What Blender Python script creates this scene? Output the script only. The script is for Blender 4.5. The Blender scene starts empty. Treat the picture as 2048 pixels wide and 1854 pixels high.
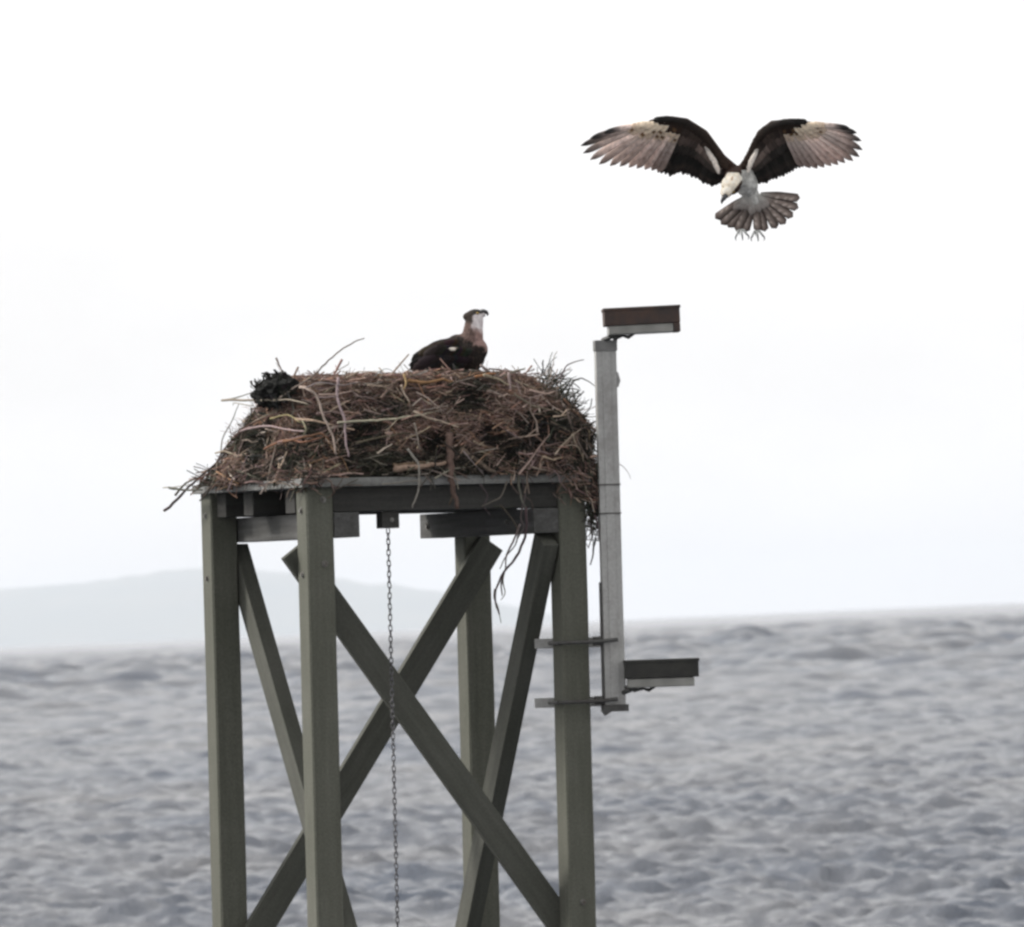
import bpy, bmesh, math, random
import numpy as np
from mathutils import Vector, Matrix, noise
R = math.radians
random.seed(11)
scene = bpy.context.scene
C = scene.collection

# ------------------------------------------------------------------ camera
CAM_H = 5.2
PPM = 406.0                     # photo pixels per metre 50 m away (photo 2048 x 1854)
F = PPM * 50.0                  # pixels per radian
ROLL = R(2.5)
PITCH = math.atan(321.0 / F)
cd = bpy.data.cameras.new('camera')
cam = bpy.data.objects.new('camera', cd); C.objects.link(cam)
scene.camera = cam
cd.sensor_width = 36.0
cd.lens = 36.0 * F / 2048.0
cd.clip_start = 0.5; cd.clip_end = 200000
cam.matrix_world = (Matrix.Translation((0, 0, CAM_H)) @ Matrix.Rotation(math.pi / 2 + PITCH, 4, 'X') @ Matrix.Rotation(-ROLL, 4, 'Z'))
CM = cam.matrix_world.copy()
cd.dof.use_dof = True
cd.dof.focus_distance = 50.0
cd.dof.aperture_fstop = 11.0

def P(u, v, depth):
    """world point seen at photo pixel (u, v), 'depth' metres along world Y"""
    d = CM.to_3x3() @ Vector(((u - 1024) / F, -(v - 927) / F, -1.0))
    t = depth / d.y
    return CM.translation + d * t

# ------------------------------------------------------------------ light
SUN_EL, SUN_AZ = R(38), R(-78)       # azimuth: 0 = straight ahead (+Y), negative = left
w = bpy.data.worlds.new('World'); scene.world = w
w.use_nodes = True
nt = w.node_tree; nt.nodes.clear()
sky = nt.nodes.new('ShaderNodeTexSky'); sky.sky_type = 'NISHITA'; sky.sun_disc = False
sky.sun_elevation = SUN_EL; sky.sun_rotation = SUN_AZ
sky.dust_density = 6.0; sky.air_density = 1.0; sky.ozone_density = 1.0; sky.altitude = 0
hs = nt.nodes.new('ShaderNodeHueSaturation'); hs.inputs['Saturation'].default_value = 0.10
bg = nt.nodes.new('ShaderNodeBackground'); bg.inputs['Strength'].default_value = 0.12
wo = nt.nodes.new('ShaderNodeOutputWorld')
cl = nt.nodes.new('ShaderNodeMix'); cl.data_type = 'RGBA'; cl.inputs[0].default_value = 0.62     # thin bright overcast veil over the clear sky
wtc = nt.nodes.new('ShaderNodeTexCoord'); wmp = nt.nodes.new('ShaderNodeMapping'); wmp.inputs['Scale'].default_value = (9, 9, 22)
wn = nt.nodes.new('ShaderNodeTexNoise'); wn.inputs['Scale'].default_value = 1.0; wn.inputs['Detail'].default_value = 4.0
wr = nt.nodes.new('ShaderNodeValToRGB'); wr.color_ramp.elements[0].position = .36; wr.color_ramp.elements[1].position = .60
wr.color_ramp.elements[0].color = (0.86, 0.85, 0.842, 1); wr.color_ramp.elements[1].color = (1, 0.985, 0.975, 1)
wv = nt.nodes.new('ShaderNodeVectorMath'); wv.operation = 'SCALE'; wv.inputs['Scale'].default_value = 10.6
nt.links.new(wtc.outputs['Generated'], wmp.inputs[0]); nt.links.new(wmp.outputs[0], wn.inputs['Vector']); nt.links.new(wn.outputs[0], wr.inputs[0]); nt.links.new(wr.outputs[0], wv.inputs[0]); nt.links.new(wv.outputs[0], cl.inputs[7])
nt.links.new(sky.outputs[0], hs.inputs['Color']); nt.links.new(hs.outputs[0], cl.inputs[6]); nt.links.new(cl.outputs[2], bg.inputs['Color']); nt.links.new(bg.outputs[0], wo.inputs[0])
sd = bpy.data.lights.new('sun', 'SUN'); sun = bpy.data.objects.new('sun', sd); C.objects.link(sun)
sd.energy = 3.0; sd.angle = R(12); sd.color = (1, 0.95, 0.88)
sdir = Vector((math.sin(SUN_AZ) * math.cos(SUN_EL), math.cos(SUN_AZ) * math.cos(SUN_EL), math.sin(SUN_EL)))
sun.rotation_euler = sdir.to_track_quat('Z', 'Y').to_euler(); sun.location = (0, 0, 60)
vs = scene.view_settings
vs.view_transform = 'Standard'; vs.look = 'None'; vs.gamma = 1; vs.use_curve_mapping = False
vs.exposure = 0.5
scene.render.engine = 'CYCLES'
scene.cycles.pixel_filter_type = 'BLACKMAN_HARRIS'
scene.cycles.filter_width = 2.7

# ------------------------------------------------------------------ helpers
def lin(r, g, b):
    f = lambda c: (c / 255 / 12.92) if c / 255 <= 0.04045 else ((c / 255 + 0.055) / 1.055) ** 2.4
    return (f(r), f(g), f(b), 1.0)

class MB:
    def __init__(s): s.v = []; s.f = []; s.c = []
    def add(s, vs_, fs_, col=None):
        o = len(s.v); s.v += [tuple(x) for x in vs_]; s.f += [tuple(i + o for i in f) for f in fs_]
        if col is None: col = (0.2, 0.2, 0.2, 1)
        if callable(col): s.c += [col(Vector(x)) for x in vs_]
        elif isinstance(col, list): s.c += col
        else: s.c += [col] * len(vs_)
    def box(s, lo, hi, col=None):
        x0, y0, z0 = lo; x1, y1, z1 = hi
        s.add([(x0,y0,z0),(x1,y0,z0),(x1,y1,z0),(x0,y1,z0),(x0,y0,z1),(x1,y0,z1),(x1,y1,z1),(x0,y1,z1)],
              [(0,3,2,1),(4,5,6,7),(0,1,5,4),(1,2,6,5),(2,3,7,6),(3,0,4,7)], col)
    def tube(s, pts, rad, n=6, col=None, flat=1.0):
        pts = [Vector(p) for p in pts]; m = len(pts)
        if not isinstance(rad, (list, tuple)): rad = [rad] * m
        vs_, fs_ = [], []
        ref = Vector((0.3, 0.5, 0.81))
        t0 = (pts[-1] - pts[0])
        if t0.length > 0 and abs(t0.normalized().dot(ref.normalized())) > 0.9: ref = Vector((1, -0.2, 0))
        for i in range(m):
            t = (pts[min(i + 1, m - 1)] - pts[max(i - 1, 0)]).normalized()
            a = t.cross(ref).normalized(); b = t.cross(a)
            for k in range(n):
                an = 2 * math.pi * k / n
                vs_.append(pts[i] + (a * math.cos(an) + b * math.sin(an) * flat) * rad[i])
        for i in range(m - 1):
            for k in range(n):
                k2 = (k + 1) % n
                fs_.append((i * n + k, i * n + k2, (i + 1) * n + k2, (i + 1) * n + k))
        fs_.append(tuple(range(n - 1, -1, -1))); fs_.append(tuple((m - 1) * n + k for k in range(n)))
        s.add(vs_, fs_, col)
    def ellipsoid(s, c, rx, ry, rz, rot=None, nu=14, nv=10, col=None):
        c = Vector(c); vs_, fs_ = [], []
        M = rot if rot else Matrix.Identity(3)
        for j in range(nv + 1):
            th = math.pi * j / nv
            for i in range(nu):
                ph = 2 * math.pi * i / nu
                vs_.append(c + M @ Vector((rx * math.sin(th) * math.cos(ph), ry * math.sin(th) * math.sin(ph), rz * math.cos(th))))
        for j in range(nv):
            for i in range(nu):
                i2 = (i + 1) % nu
                fs_.append((j * nu + i, (j + 1) * nu + i, (j + 1) * nu + i2, j * nu + i2))
        s.add(vs_, fs_, col)
    def mesh(s, name, smooth=False, merge=False):
        me = bpy.data.meshes.new(name); me.from_pydata(s.v, [], s.f)
        ca = me.color_attributes.new('Col', 'FLOAT_COLOR', 'POINT')
        ca.data.foreach_set('color', np.array(s.c, dtype=np.float32).ravel())
        if smooth: me.polygons.foreach_set('use_smooth', [True] * len(me.polygons))
        me.update()
        return me
    def build(s, name, mat, parent=None, smooth=False, bevel=0.0, **tags):
        me = s.mesh(name, smooth)
        if bevel > 0:
            bm = bmesh.new(); bm.from_mesh(me)
            bmesh.ops.recalc_face_normals(bm, faces=bm.faces)
            bmesh.ops.bevel(bm, geom=list(bm.edges), offset=bevel, segments=2, affect='EDGES', profile=0.6)
            bm.to_mesh(me); bm.free()
        else:
            bm = bmesh.new(); bm.from_mesh(me); bmesh.ops.recalc_face_normals(bm, faces=bm.faces); bm.to_mesh(me); bm.free()
        return link(name, me, mat, parent, **tags)

def link(name, me, mat, parent=None, **tags):
    me.materials.clear()
    if mat: me.materials.append(mat)
    o = bpy.data.objects.new(name, me); C.objects.link(o)
    if parent is not None: o.parent = parent
    for k, v in tags.items(): o[k] = v
    return o

def empty(name, label, category, M, group=None):
    o = bpy.data.objects.new(name, None); C.objects.link(o); o.matrix_world = M
    o.empty_display_size = 0.1
    o['label'] = label; o['category'] = category
    if group: o['group'] = group
    return o

def new_mat(name):
    m = bpy.data.materials.new(name); m.use_nodes = True
    t = m.node_tree; b = t.nodes['Principled BSDF']
    return m, t, b
def N(t, typ, **kw):
    n = t.nodes.new(typ)
    for k, v in kw.items():
        if k in n.inputs.keys(): n.inputs[k].default_value = v
        else: setattr(n, k, v)
    return n
def ramp(t, fac, stops):
    r = t.nodes.new('ShaderNodeValToRGB'); e = r.color_ramp.elements
    e[0].position, e[0].color = stops[0]; e[1].position, e[1].color = stops[-1]
    for p, c in stops[1:-1]:
        k = e.new(p); k.color = c
    t.links.new(fac, r.inputs[0]); return r

def wood_mat(name, base, dark, light, grain=(30, 30, 1.5), stain=None, rough=0.85):
    m, t, b = new_mat(name); L = t.links.new
    tc = N(t, 'ShaderNodeTexCoord')
    mp = N(t, 'ShaderNodeMapping'); mp.inputs['Scale'].default_value = grain
    L(tc.outputs['Object'], mp.inputs[0])
    n1 = N(t, 'ShaderNodeTexNoise', Scale=1.0, Detail=6.0, Roughness=0.65); L(mp.outputs[0], n1.inputs['Vector'])
    n2 = N(t, 'ShaderNodeTexNoise', Scale=2.2, Detail=5.0, Roughness=0.6); L(tc.outputs['Object'], n2.inputs['Vector'])
    r1 = ramp(t, n1.outputs[0], [(0.28, dark), (0.5, base), (0.75, light)])
    r2 = ramp(t, n2.outputs[0], [(0.3, (0.82, 0.84, 0.80, 1)), (0.7, (1.08, 1.08, 1.08, 1))])
    mx = N(t, 'ShaderNodeMix', data_type='RGBA', blend_type='MULTIPLY'); mx.inputs[0].default_value = 1
    L(r1.outputs[0], mx.inputs[6]); L(r2.outputs[0], mx.inputs[7])
    out = mx.outputs[2]
    n3 = N(t, 'ShaderNodeTexNoise', Scale=90.0, Detail=3.0, Roughness=0.7); L(tc.outputs['Object'], n3.inputs['Vector'])
    r3 = ramp(t, n3.outputs[0], [(0.3, (0.8, 0.8, 0.8, 1)), (0.7, (1.2, 1.2, 1.2, 1))])
    m3 = N(t, 'ShaderNodeMix', data_type='RGBA', blend_type='MULTIPLY'); m3.inputs[0].default_value = 1
    L(out, m3.inputs[6]); L(r3.outputs[0], m3.inputs[7])
    L(m3.outputs[2], b.inputs['Base Color'])
    b.inputs['Roughness'].default_value = rough
    b.inputs['Specular IOR Level'].default_value = 0.3
    bp = N(t, 'ShaderNodeBump', Strength=0.2, Distance=0.003); L(n1.outputs[0], bp.inputs['Height']); L(bp.outputs[0], b.inputs['Normal'])
    return m

def metal_mat(name, base, rust, rust_amt=0.5, metallic=0.3, rough=0.55, scale=7.0):
    m, t, b = new_mat(name); L = t.links.new
    tc = N(t, 'ShaderNodeTexCoord')
    n = N(t, 'ShaderNodeTexNoise', Scale=scale, Detail=7.0, Roughness=0.65); L(tc.outputs['Object'], n.inputs['Vector'])
    r = ramp(t, n.outputs[0], [(rust_amt - 0.12, rust), (rust_amt + 0.12, base)])
    n2 = N(t, 'ShaderNodeTexNoise', Scale=60.0, Detail=4.0, Roughness=0.7); L(tc.outputs['Object'], n2.inputs['Vector'])
    r2 = ramp(t, n2.outputs[0], [(0.3, (0.84, 0.84, 0.84, 1)), (0.7, (1.1, 1.1, 1.1, 1))])
    mx = N(t, 'ShaderNodeMix', data_type='RGBA', blend_type='MULTIPLY'); mx.inputs[0].default_value = 1
    L(r.outputs[0], mx.inputs[6]); L(r2.outputs[0], mx.inputs[7]); L(mx.outputs[2], b.inputs['Base Color'])
    b.inputs['Metallic'].default_value = metallic; b.inputs['Roughness'].default_value = rough
    bp = N(t, 'ShaderNodeBump', Strength=0.2, Distance=0.003); L(n2.outputs[0], bp.inputs['Height']); L(bp.outputs[0], b.inputs['Normal'])
    return m

def attr_mat(name, rough=0.9, var=0.25, scale=120.0, spec=0.2, bump=0.3):
    m, t, b = new_mat(name); L = t.links.new
    a = N(t, 'ShaderNodeAttribute', attribute_name='Col')
    tc = N(t, 'ShaderNodeTexCoord')
    n = N(t, 'ShaderNodeTexNoise', Scale=scale, Detail=4.0, Roughness=0.7); L(tc.outputs['Object'], n.inputs['Vector'])
    r = ramp(t, n.outputs[0], [(0.3, (1 - var,) * 3 + (1,)), (0.7, (1 + var,) * 3 + (1,))])
    mx = N(t, 'ShaderNodeMix', data_type='RGBA', blend_type='MULTIPLY'); mx.inputs[0].default_value = 1
    L(a.outputs['Color'], mx.inputs[6]); L(r.outputs[0], mx.inputs[7]); L(mx.outputs[2], b.inputs['Base Color'])
    b.inputs['Roughness'].default_value = rough; b.inputs['Specular IOR Level'].default_value = spec
    bp = N(t, 'ShaderNodeBump', Strength=bump, Distance=0.004); L(n.outputs[0], bp.inputs['Height']); L(bp.outputs[0], b.inputs['Normal'])
    return m

M_leg = wood_mat('olive_timber', (0.082, 0.083, 0.068, 1), (0.069, 0.070, 0.057, 1), (0.097, 0.098, 0.082, 1))
M_brace = wood_mat('brace_timber', (0.060, 0.061, 0.052, 1), (0.048, 0.049, 0.042, 1), (0.074, 0.075, 0.065, 1), grain=(1.5, 30, 30))
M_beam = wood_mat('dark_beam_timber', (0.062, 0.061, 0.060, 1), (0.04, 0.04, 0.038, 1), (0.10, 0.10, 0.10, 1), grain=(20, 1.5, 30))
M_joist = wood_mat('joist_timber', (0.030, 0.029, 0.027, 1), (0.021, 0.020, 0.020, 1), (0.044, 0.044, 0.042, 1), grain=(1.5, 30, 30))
M_deck = wood_mat('grey_deck_board', (0.155, 0.155, 0.152, 1), (0.10, 0.10, 0.096, 1), (0.24, 0.24, 0.24, 1), grain=(2.5, 30, 30))
M_pole = metal_mat('galvanised_steel', (0.30, 0.30, 0.293, 1), (0.20, 0.193, 0.187, 1), 0.40, 0.15, 0.6, 5.0)
M_dmetal = metal_mat('dark_steel', (0.06, 0.06, 0.058, 1), (0.035, 0.03, 0.028, 1), 0.45, 0.3, 0.6)
M_bolt = metal_mat('bolt_steel', (0.16, 0.16, 0.15, 1), (0.06, 0.05, 0.04, 1), 0.5, 0.2, 0.6, 30)
M_rust = metal_mat('rusted_lamp_housing', (0.022, 0.018, 0.018, 1), (0.06, 0.032, 0.022, 1), 0.52, 0.1, 0.75, 5.0)
M_olive = metal_mat('dark_lamp_housing', (0.010, 0.010, 0.009, 1), (0.028, 0.028, 0.022, 1), 0.46, 0.1, 0.7, 4.0)
M_chain = metal_mat('chain_steel', (0.10, 0.10, 0.11, 1), (0.05, 0.045, 0.04, 1), 0.45, 0.3, 0.5, 40)
M_stick = attr_mat('twig_bark', 0.95, 0.35, 45.0)
M_feather = attr_mat('plumage', 0.9, 0.22, 70.0)
t = M_feather.node_tree; b = t.nodes['Principled BSDF']; tr = t.nodes.new('ShaderNodeBsdfTranslucent'); mxs = t.nodes.new('ShaderNodeMixShader'); mxs.inputs[0].default_value = 0.30
t.links.new(b.inputs['Base Color'].links[0].from_socket, tr.inputs['Color']); t.links.new(b.outputs[0], mxs.inputs[1]); t.links.new(tr.outputs[0], mxs.inputs[2]); t.links.new(mxs.outputs[0], t.nodes['Material Output'].inputs['Surface'])
m, t, b = new_mat('lamp_lens'); M_lens = m
b.inputs['Base Color'].default_value = (0.42, 0.43, 0.40, 1); b.inputs['Roughness'].default_value = 0.35
n_ = N(t, 'ShaderNodeTexNoise', Scale=12.0, Detail=5.0); tc_ = N(t, 'ShaderNodeTexCoord'); t.links.new(tc_.outputs['Object'], n_.inputs['Vector'])
r_ = ramp(t, n_.outputs[0], [(0.3, (0.13, 0.13, 0.12, 1)), (0.7, (0.21, 0.21, 0.195, 1))]); t.links.new(r_.outputs[0], b.inputs['Base Color'])

# ------------------------------------------------------------------ water
def make_water():
    rng = np.random.RandomState(4)
    rows = []
    d = 3.0
    while d < 140: rows.append(d); d *= 1.03
    while d < 2200: rows.append(d); d *= 1.0014
    while d < 9000: rows.append(d); d *= 1.0025
    while d < 90000: rows.append(d); d *= 1.03
    rows = np.array(rows)
    ang = np.concatenate([np.linspace(-80, -4, 40, endpoint=False), np.linspace(-4, 4, 520), np.linspace(4, 80, 41)[1:]])
    ang = np.radians(ang)
    D, A = np.meshgrid(rows, ang, indexing='ij')
    X = D * np.sin(A); Y = D * np.cos(A); Z = np.zeros_like(X)
    step = np.gradient(rows)[:, None]
    fade_ang = np.clip((math.radians(4.6) - np.abs(A)) / math.radians(0.5), 0, 1)
    main = math.radians(-78)                     # wind direction relative to +X, towards the viewer, from slightly right
    for k in range(150):
        lam = 0.34 * (3.6 / 0.34) ** (rng.rand() ** 1.1)
        th = main + rng.randn() * 0.85
        kx, ky = math.cos(th) * 2 * math.pi / lam, math.sin(th) * 2 * math.pi / lam
        amp = 0.0108 * lam ** 0.38 * (0.5 + rng.rand())
        ph = rng.rand() * 6.28
        att = np.clip((lam / (1.8 * step)) - 0.5, 0, 1)
        # wave groups
        g = 0.65 + 0.5 * np.sin(X * kx * 0.13 - Y * ky * 0.09 + ph * 3) * np.sin(X * 0.21 / lam * 3 + Y * 0.05 + ph)
        s = np.sin(kx * X + ky * Y + ph)
        Z += amp * att * g * (s + 0.25 * (2 * (0.5 + 0.5 * s) ** 2 - 1))
    # bigger, longer wind waves further out
    far_in = np.clip((D - 350) / 900, 0, 1)
    for k in range(46):
        lam = 5 * (34 / 5) ** rng.rand(); th = main + rng.randn() * 0.8
        kx, ky = math.cos(th) * 2 * math.pi / lam, math.sin(th) * 2 * math.pi / lam
        att = np.clip((lam / (1.8 * step)) - 0.5, 0, 1)
        Z += 0.019 * lam ** 0.75 * (0.5 + rng.rand()) * far_in * att * np.sin(kx * X + ky * Y + rng.rand() * 6.28)
    # long swell keeps the far edge of the sea uneven
    for lam, amp in ((28, 0.10), (45, 0.13), (70, 0.16), (120, 0.4), (210, 0.7), (400, 1.2)):
        th = main + rng.randn() * 0.6
        att = np.clip((lam / (1.8 * step)) - 0.5, 0, 1)
        Z += amp * 0.6 * att * np.sin(math.cos(th) * 6.28 / lam * X + math.sin(th) * 6.28 / lam * Y + rng.rand() * 6) * np.sin(X * 6.28 / (lam * 1.7) + rng.rand() * 6)
    Z *= fade_ang
    nr, nc = X.shape
    co = np.stack([X, Y, Z], -1).reshape(-1, 3).astype(np.float32)
    idx = np.arange(nr * nc).reshape(nr, nc)
    q = np.stack([idx[:-1, :-1], idx[:-1, 1:], idx[1:, 1:], idx[1:, :-1]], -1).reshape(-1, 4).astype(np.int32)
    me = bpy.data.meshes.new('water')
    me.vertices.add(len(co)); me.vertices.foreach_set('co', co.ravel())
    me.loops.add(q.size); me.loops.foreach_set('vertex_index', q.ravel())
    me.polygons.add(len(q)); me.polygons.foreach_set('loop_start', np.arange(0, q.size, 4, dtype=np.int32))
    me.polygons.foreach_set('use_smooth', np.ones(len(q), dtype=bool))
    me.update(calc_edges=True)
    if me.polygons[0].normal.z < 0: me.flip_normals()
    m, t, b = new_mat('sea_water'); L = t.links.new
    tc = N(t, 'ShaderNodeTexCoord')
    mp = N(t, 'ShaderNodeMapping'); mp.inputs['Scale'].default_value = (1, 0.45, 1); L(tc.outputs['Object'], mp.inputs[0])
    n1 = N(t, 'ShaderNodeTexNoise', Scale=2.2, Detail=7.0, Roughness=0.7); L(mp.outputs[0], n1.inputs['Vector'])
    n2 = N(t, 'ShaderNodeTexNoise', Scale=0.05, Detail=10.0, Roughness=0.72); L(mp.outputs[0], n2.inputs['Vector'])
    r = ramp(t, n2.outputs[0], [(0.35, (0.044, 0.058, 0.085, 1)), (0.65, (0.118, 0.120, 0.128, 1))])
    L(r.outputs[0], b.inputs['Base Color'])
    b.inputs['Roughness'].default_value = 0.24
    b.inputs['IOR'].default_value = 1.33
    bp = N(t, 'ShaderNodeBump', Strength=1.0, Distance=0.16); L(n1.outputs[0], bp.inputs['Height']); L(bp.outputs[0], b.inputs['Normal'])
    link('water', me, m, None, kind='structure')
make_water()

# ------------------------------------------------------------------ far hills
def make_hills():
    m, t, b = new_mat('far_hill_forest'); L = t.links.new
    tc = N(t, 'ShaderNodeTexCoord'); n = N(t, 'ShaderNodeTexNoise', Scale=0.0012, Detail=6.0); L(tc.outputs['Object'], n.inputs['Vector'])
    r = ramp(t, n.outputs[0], [(0.3, (0.05, 0.08, 0.07, 1)), (0.7, (0.11, 0.12, 0.09, 1))]); L(r.outputs[0], b.inputs['Base Color']); b.inputs['Roughness'].default_value = 1
    Y0 = 80000
    prof = [(-2400, 0), (-1500, 90), (-300, 112), (0, 117), (170, 122), (240, 132), (330, 139), (420, 142), (520, 132), (620, 114), (720, 98), (820, 84), (900, 66), (980, 46), (1060, 26), (1110, 12), (1130, 0)]
    sx = Y0 / F
    us = np.arange(-2400, 1120, 12.0)
    hs_ = np.interp(us, [p[0] for p in prof], [p[1] for p in prof])
    mb = MB(); rows = 9; vs_ = []
    for j in range(rows):
        f = j / (rows - 1)
        for i, u in enumerate(us):
            h = hs_[i] * sx * math.sin(math.pi * min(f * 1.0, 1.0)) ** 0.7
            h *= 1 + 0.05 * noise.noise(Vector((u * 0.02, f * 4, 1)))
            vs_.append(((u - 1024) * sx, Y0 + 9000 * (f - 0.5), h - 3))
    n = len(us)
    fs_ = [(j * n + i, j * n + i + 1, (j + 1) * n + i + 1, (j + 1) * n + i) for j in range(rows - 1) for i in range(n - 1)]
    mb.add(vs_, fs_)
    mb.build('hills', m, smooth=True, kind='structure')
make_hills()

# ------------------------------------------------------------------ tower
TH = R(22.2); S = 1.32; W = 0.14
BD = 49.0
bt = P(612, 975, BD)                      # top of near corner at deck underside
LEAN = R(1.0)
ROT = Matrix.Rotation(LEAN, 4, 'Y') @ Matrix.Rotation(TH, 4, 'Z')
H = bt.z / math.cos(LEAN)
base = bt - (ROT @ Vector((0, 0, H, 0)).to_4d()).to_3d() if False else bt - (ROT.to_3x3() @ Vector((0, 0, H)))
TM = Matrix.Translation(base) @ ROT
tower = empty('nesting_tower', 'olive timber tower of four square legs and diagonal braces carrying the nest', 'tower', TM)
TMI = TM.inverted()

def tl(u, v, depth): return TMI @ P(u, v, depth)
def leg(x, y):
    # slightly uneven sawn timber with weathered, worn corners
    bm_ = MB(); n = 40; vs_ = []; 
    z0, z1 = -2.5, H
    for i in range(n + 1):
        z = z0 + (z1 - z0) * i / n
        o = Vector((noise.noise(Vector((x * 3, y, z * 1.3))), noise.noise(Vector((x, y * 3 + 9, z * 1.3))), 0)) * 0.003
        c = 0.008 + 0.004 * noise.noise(Vector((x, y, z * 5)))
        for (a, b_) in ((c, 0), (W - c, 0), (W, c), (W, W - c), (W - c, W), (c, W), (0, W - c), (0, c)):
            vs_.append(Vector((x + a, y + b_, z)) + o)
    fs_ = [(i * 8 + k, i * 8 + (k + 1) % 8, (i + 1) * 8 + (k + 1) % 8, (i + 1) * 8 + k) for i in range(n) for k in range(8)]
    fs_ += [tuple(range(7, -1, -1)), tuple(n * 8 + k for k in range(8))]
    bm_.add(vs_, fs_); return bm_.build('leg', M_leg, tower)
for (x, y) in ((0, 0), (S, 0), (0, S), (S + 0.028, S)): leg(x, y)

def brace(p0, p1, width, thick, nrm):
    """plank from p0 to p1 (centre line), thickness along nrm"""
    p0 = Vector(p0); p1 = Vector(p1); nrm = Vector(nrm)
    d = p1 - p0; Ln = d.length; d.normalize(); s = nrm.cross(d).normalized()
    mb = MB(); mb.box((0, -width / 2, -thick / 2), (Ln, width / 2, thick / 2))
    o = mb.build('brace', M_brace, tower, bevel=0.004)
    o.matrix_parent_inverse = Matrix.Identity(4)
    M = Matrix.Identity(4); M.col[0][:3] = d; M.col[1][:3] = s; M.col[2][:3] = nrm.normalized(); M.col[3][:3] = p0
    o.matrix_basis = M
    return o
# helper: on plane y'=const (parallel to BD) or x'=const in tower frame, find the point under pixel
def on_plane_y(u, v, yc):
    o = TMI @ CM.translation; q = TMI @ P(u, v, 50); d = q - o
    return o + d * ((yc - o.y) / d.y)
def on_plane_x(u, v, xc):
    o = TMI @ CM.translation; q = TMI @ P(u, v, 50); d = q - o
    return o + d * ((xc - o.x) / d.x)
# front face brace (behind legs B and D)
T = 0.045
brace(on_plane_y(585, 1100, W + T / 2 + .002), on_plane_y(1195, 1950, W + T / 2 + .002), 0.135, T, (0, 1, 0))
# rear face brace, on the camera side of legs A and C
brace(on_plane_y(982, 1086, S - T / 2 - .002), on_plane_y(474, 1930, S - T / 2 - .002), 0.135, T, (0, 1, 0))
# left face brace and right face brace, on the inner side
TS = 0.078
def side_brace(ptop, pbot, xc, yend):
    brace(ptop, pbot, 0.135, TS, (1, 0, 0))
side_brace(Vector((W + TS / 2 + .002, S + 0.13, H - 0.29)), Vector((W + TS / 2 + .002, -0.10, H - 2.42)), 0, 0)
side_brace(Vector((S - TS / 2 - .012, 0.05, H - 0.27)), Vector((S - TS / 2 - .012, S - 0.02, H - 2.33)), 0, 0)

# bearers parallel to A-B, on the inner side of the legs
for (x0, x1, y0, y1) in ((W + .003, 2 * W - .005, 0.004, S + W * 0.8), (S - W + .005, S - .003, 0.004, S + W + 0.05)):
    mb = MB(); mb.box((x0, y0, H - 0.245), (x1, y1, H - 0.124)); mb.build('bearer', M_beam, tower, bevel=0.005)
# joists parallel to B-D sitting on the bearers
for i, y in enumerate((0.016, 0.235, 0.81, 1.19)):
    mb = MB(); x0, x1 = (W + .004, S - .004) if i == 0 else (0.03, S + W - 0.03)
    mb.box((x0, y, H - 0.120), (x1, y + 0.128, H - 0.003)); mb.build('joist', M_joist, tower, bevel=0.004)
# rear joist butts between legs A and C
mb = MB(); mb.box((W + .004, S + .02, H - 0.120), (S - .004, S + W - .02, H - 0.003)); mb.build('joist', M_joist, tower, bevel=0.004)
# deck boards
for i in range(8):
    wd = (S + W + 0.06) / 8
    mb = MB(); x0 = -0.03 + i * wd; e = 0.003 * math.sin(i * 7)
    mb.box((-0.032 + e, x0 + .003, H), (S + W + 0.03 + e, x0 + wd - .003, H + 0.043))
    mb.build('deck_board', M_deck, tower, bevel=0.004)
# left rim board of the deck is one long edge piece
# bolts
def bolt(p, n, r=0.013):
    mb = MB(); p = Vector(p); n = Vector(n)
    mb.tube([p, p + n * 0.004], r * 1.25, 12); mb.tube([p + n * 0.004, p + n * 0.012], r * .8, 6)
    mb.build('bolt', M_bolt, tower)
for z in (H - 0.06, H - 0.37): bolt((W * 0.62, 0, z), (0, -1, 0)); bolt((0, W * 0.5, z - 0.05), (-1, 0, 0)); bolt((0, S + W * 0.5, z - 0.05), (-1, 0, 0))
bolt((S + W * .5, 0, H - 0.06), (0, -1, 0)); bolt((S + W * .5, 0, H - 2.05), (0, -1, 0))
bolt((S - W + .005, S + W - 0.06, H - 0.185), (-1, 0, 0), 0.015)
bolt((S - W + .005, 0.35, H - 0.185), (-1, 0, 0), 0.012)
# hanger block for the chain, fixed to the front joist
hp = on_plane_y(775, 1020, 0.07)
mb = MB(); mb.box((hp.x - 0.045, 0.03, H - 0.205), (hp.x + 0.045, 0.11, H - 0.123)); mb.build('hanger_block', M_joist, tower, bevel=0.004)
bolt((hp.x + 0.005, 0.03, H - 0.165), (0, -1, 0), 0.009)

# ------------------------------------------------------------------ chain
ctop = TM @ Vector((hp.x, 0.07, H - 0.205))
chain = empty('chain', 'rusty steel chain hanging straight down under the platform between the legs', 'chain', Matrix.Translation(ctop))
mbk = MB(); pts = []
for k in range(17):
    a = 2 * math.pi * k / 16
    x = 0.0078 * math.cos(a); z = 0.0085 * math.sin(a) + (0.008 if math.sin(a) > 0.01 else -0.008 if math.sin(a) < -0.01 else 0)
    pts.append((x, 0, z))
link_mesh_b = MB(); link_mesh_b.tube(pts, 0.0028, 6)
lme = link_mesh_b.mesh('link', True); 
pitch = 0.0262
lean_c = math.tan(R(1.1))
nlink = 98
for i in range(nlink):
    o = bpy.data.objects.new('link', lme); C.objects.link(o)
    if i == 0: lme.materials.append(M_chain)
    o.parent = chain
    o.location = (-lean_c * pitch * (i + .5), 0, -pitch * (i + .5))
    o.rotation_euler = (0.08 * math.sin(i * 3.1), 0.1 * math.sin(i * 1.7), (math.pi / 2 * (i % 2)) + 0.35 + 0.15 * math.sin(i))
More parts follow.
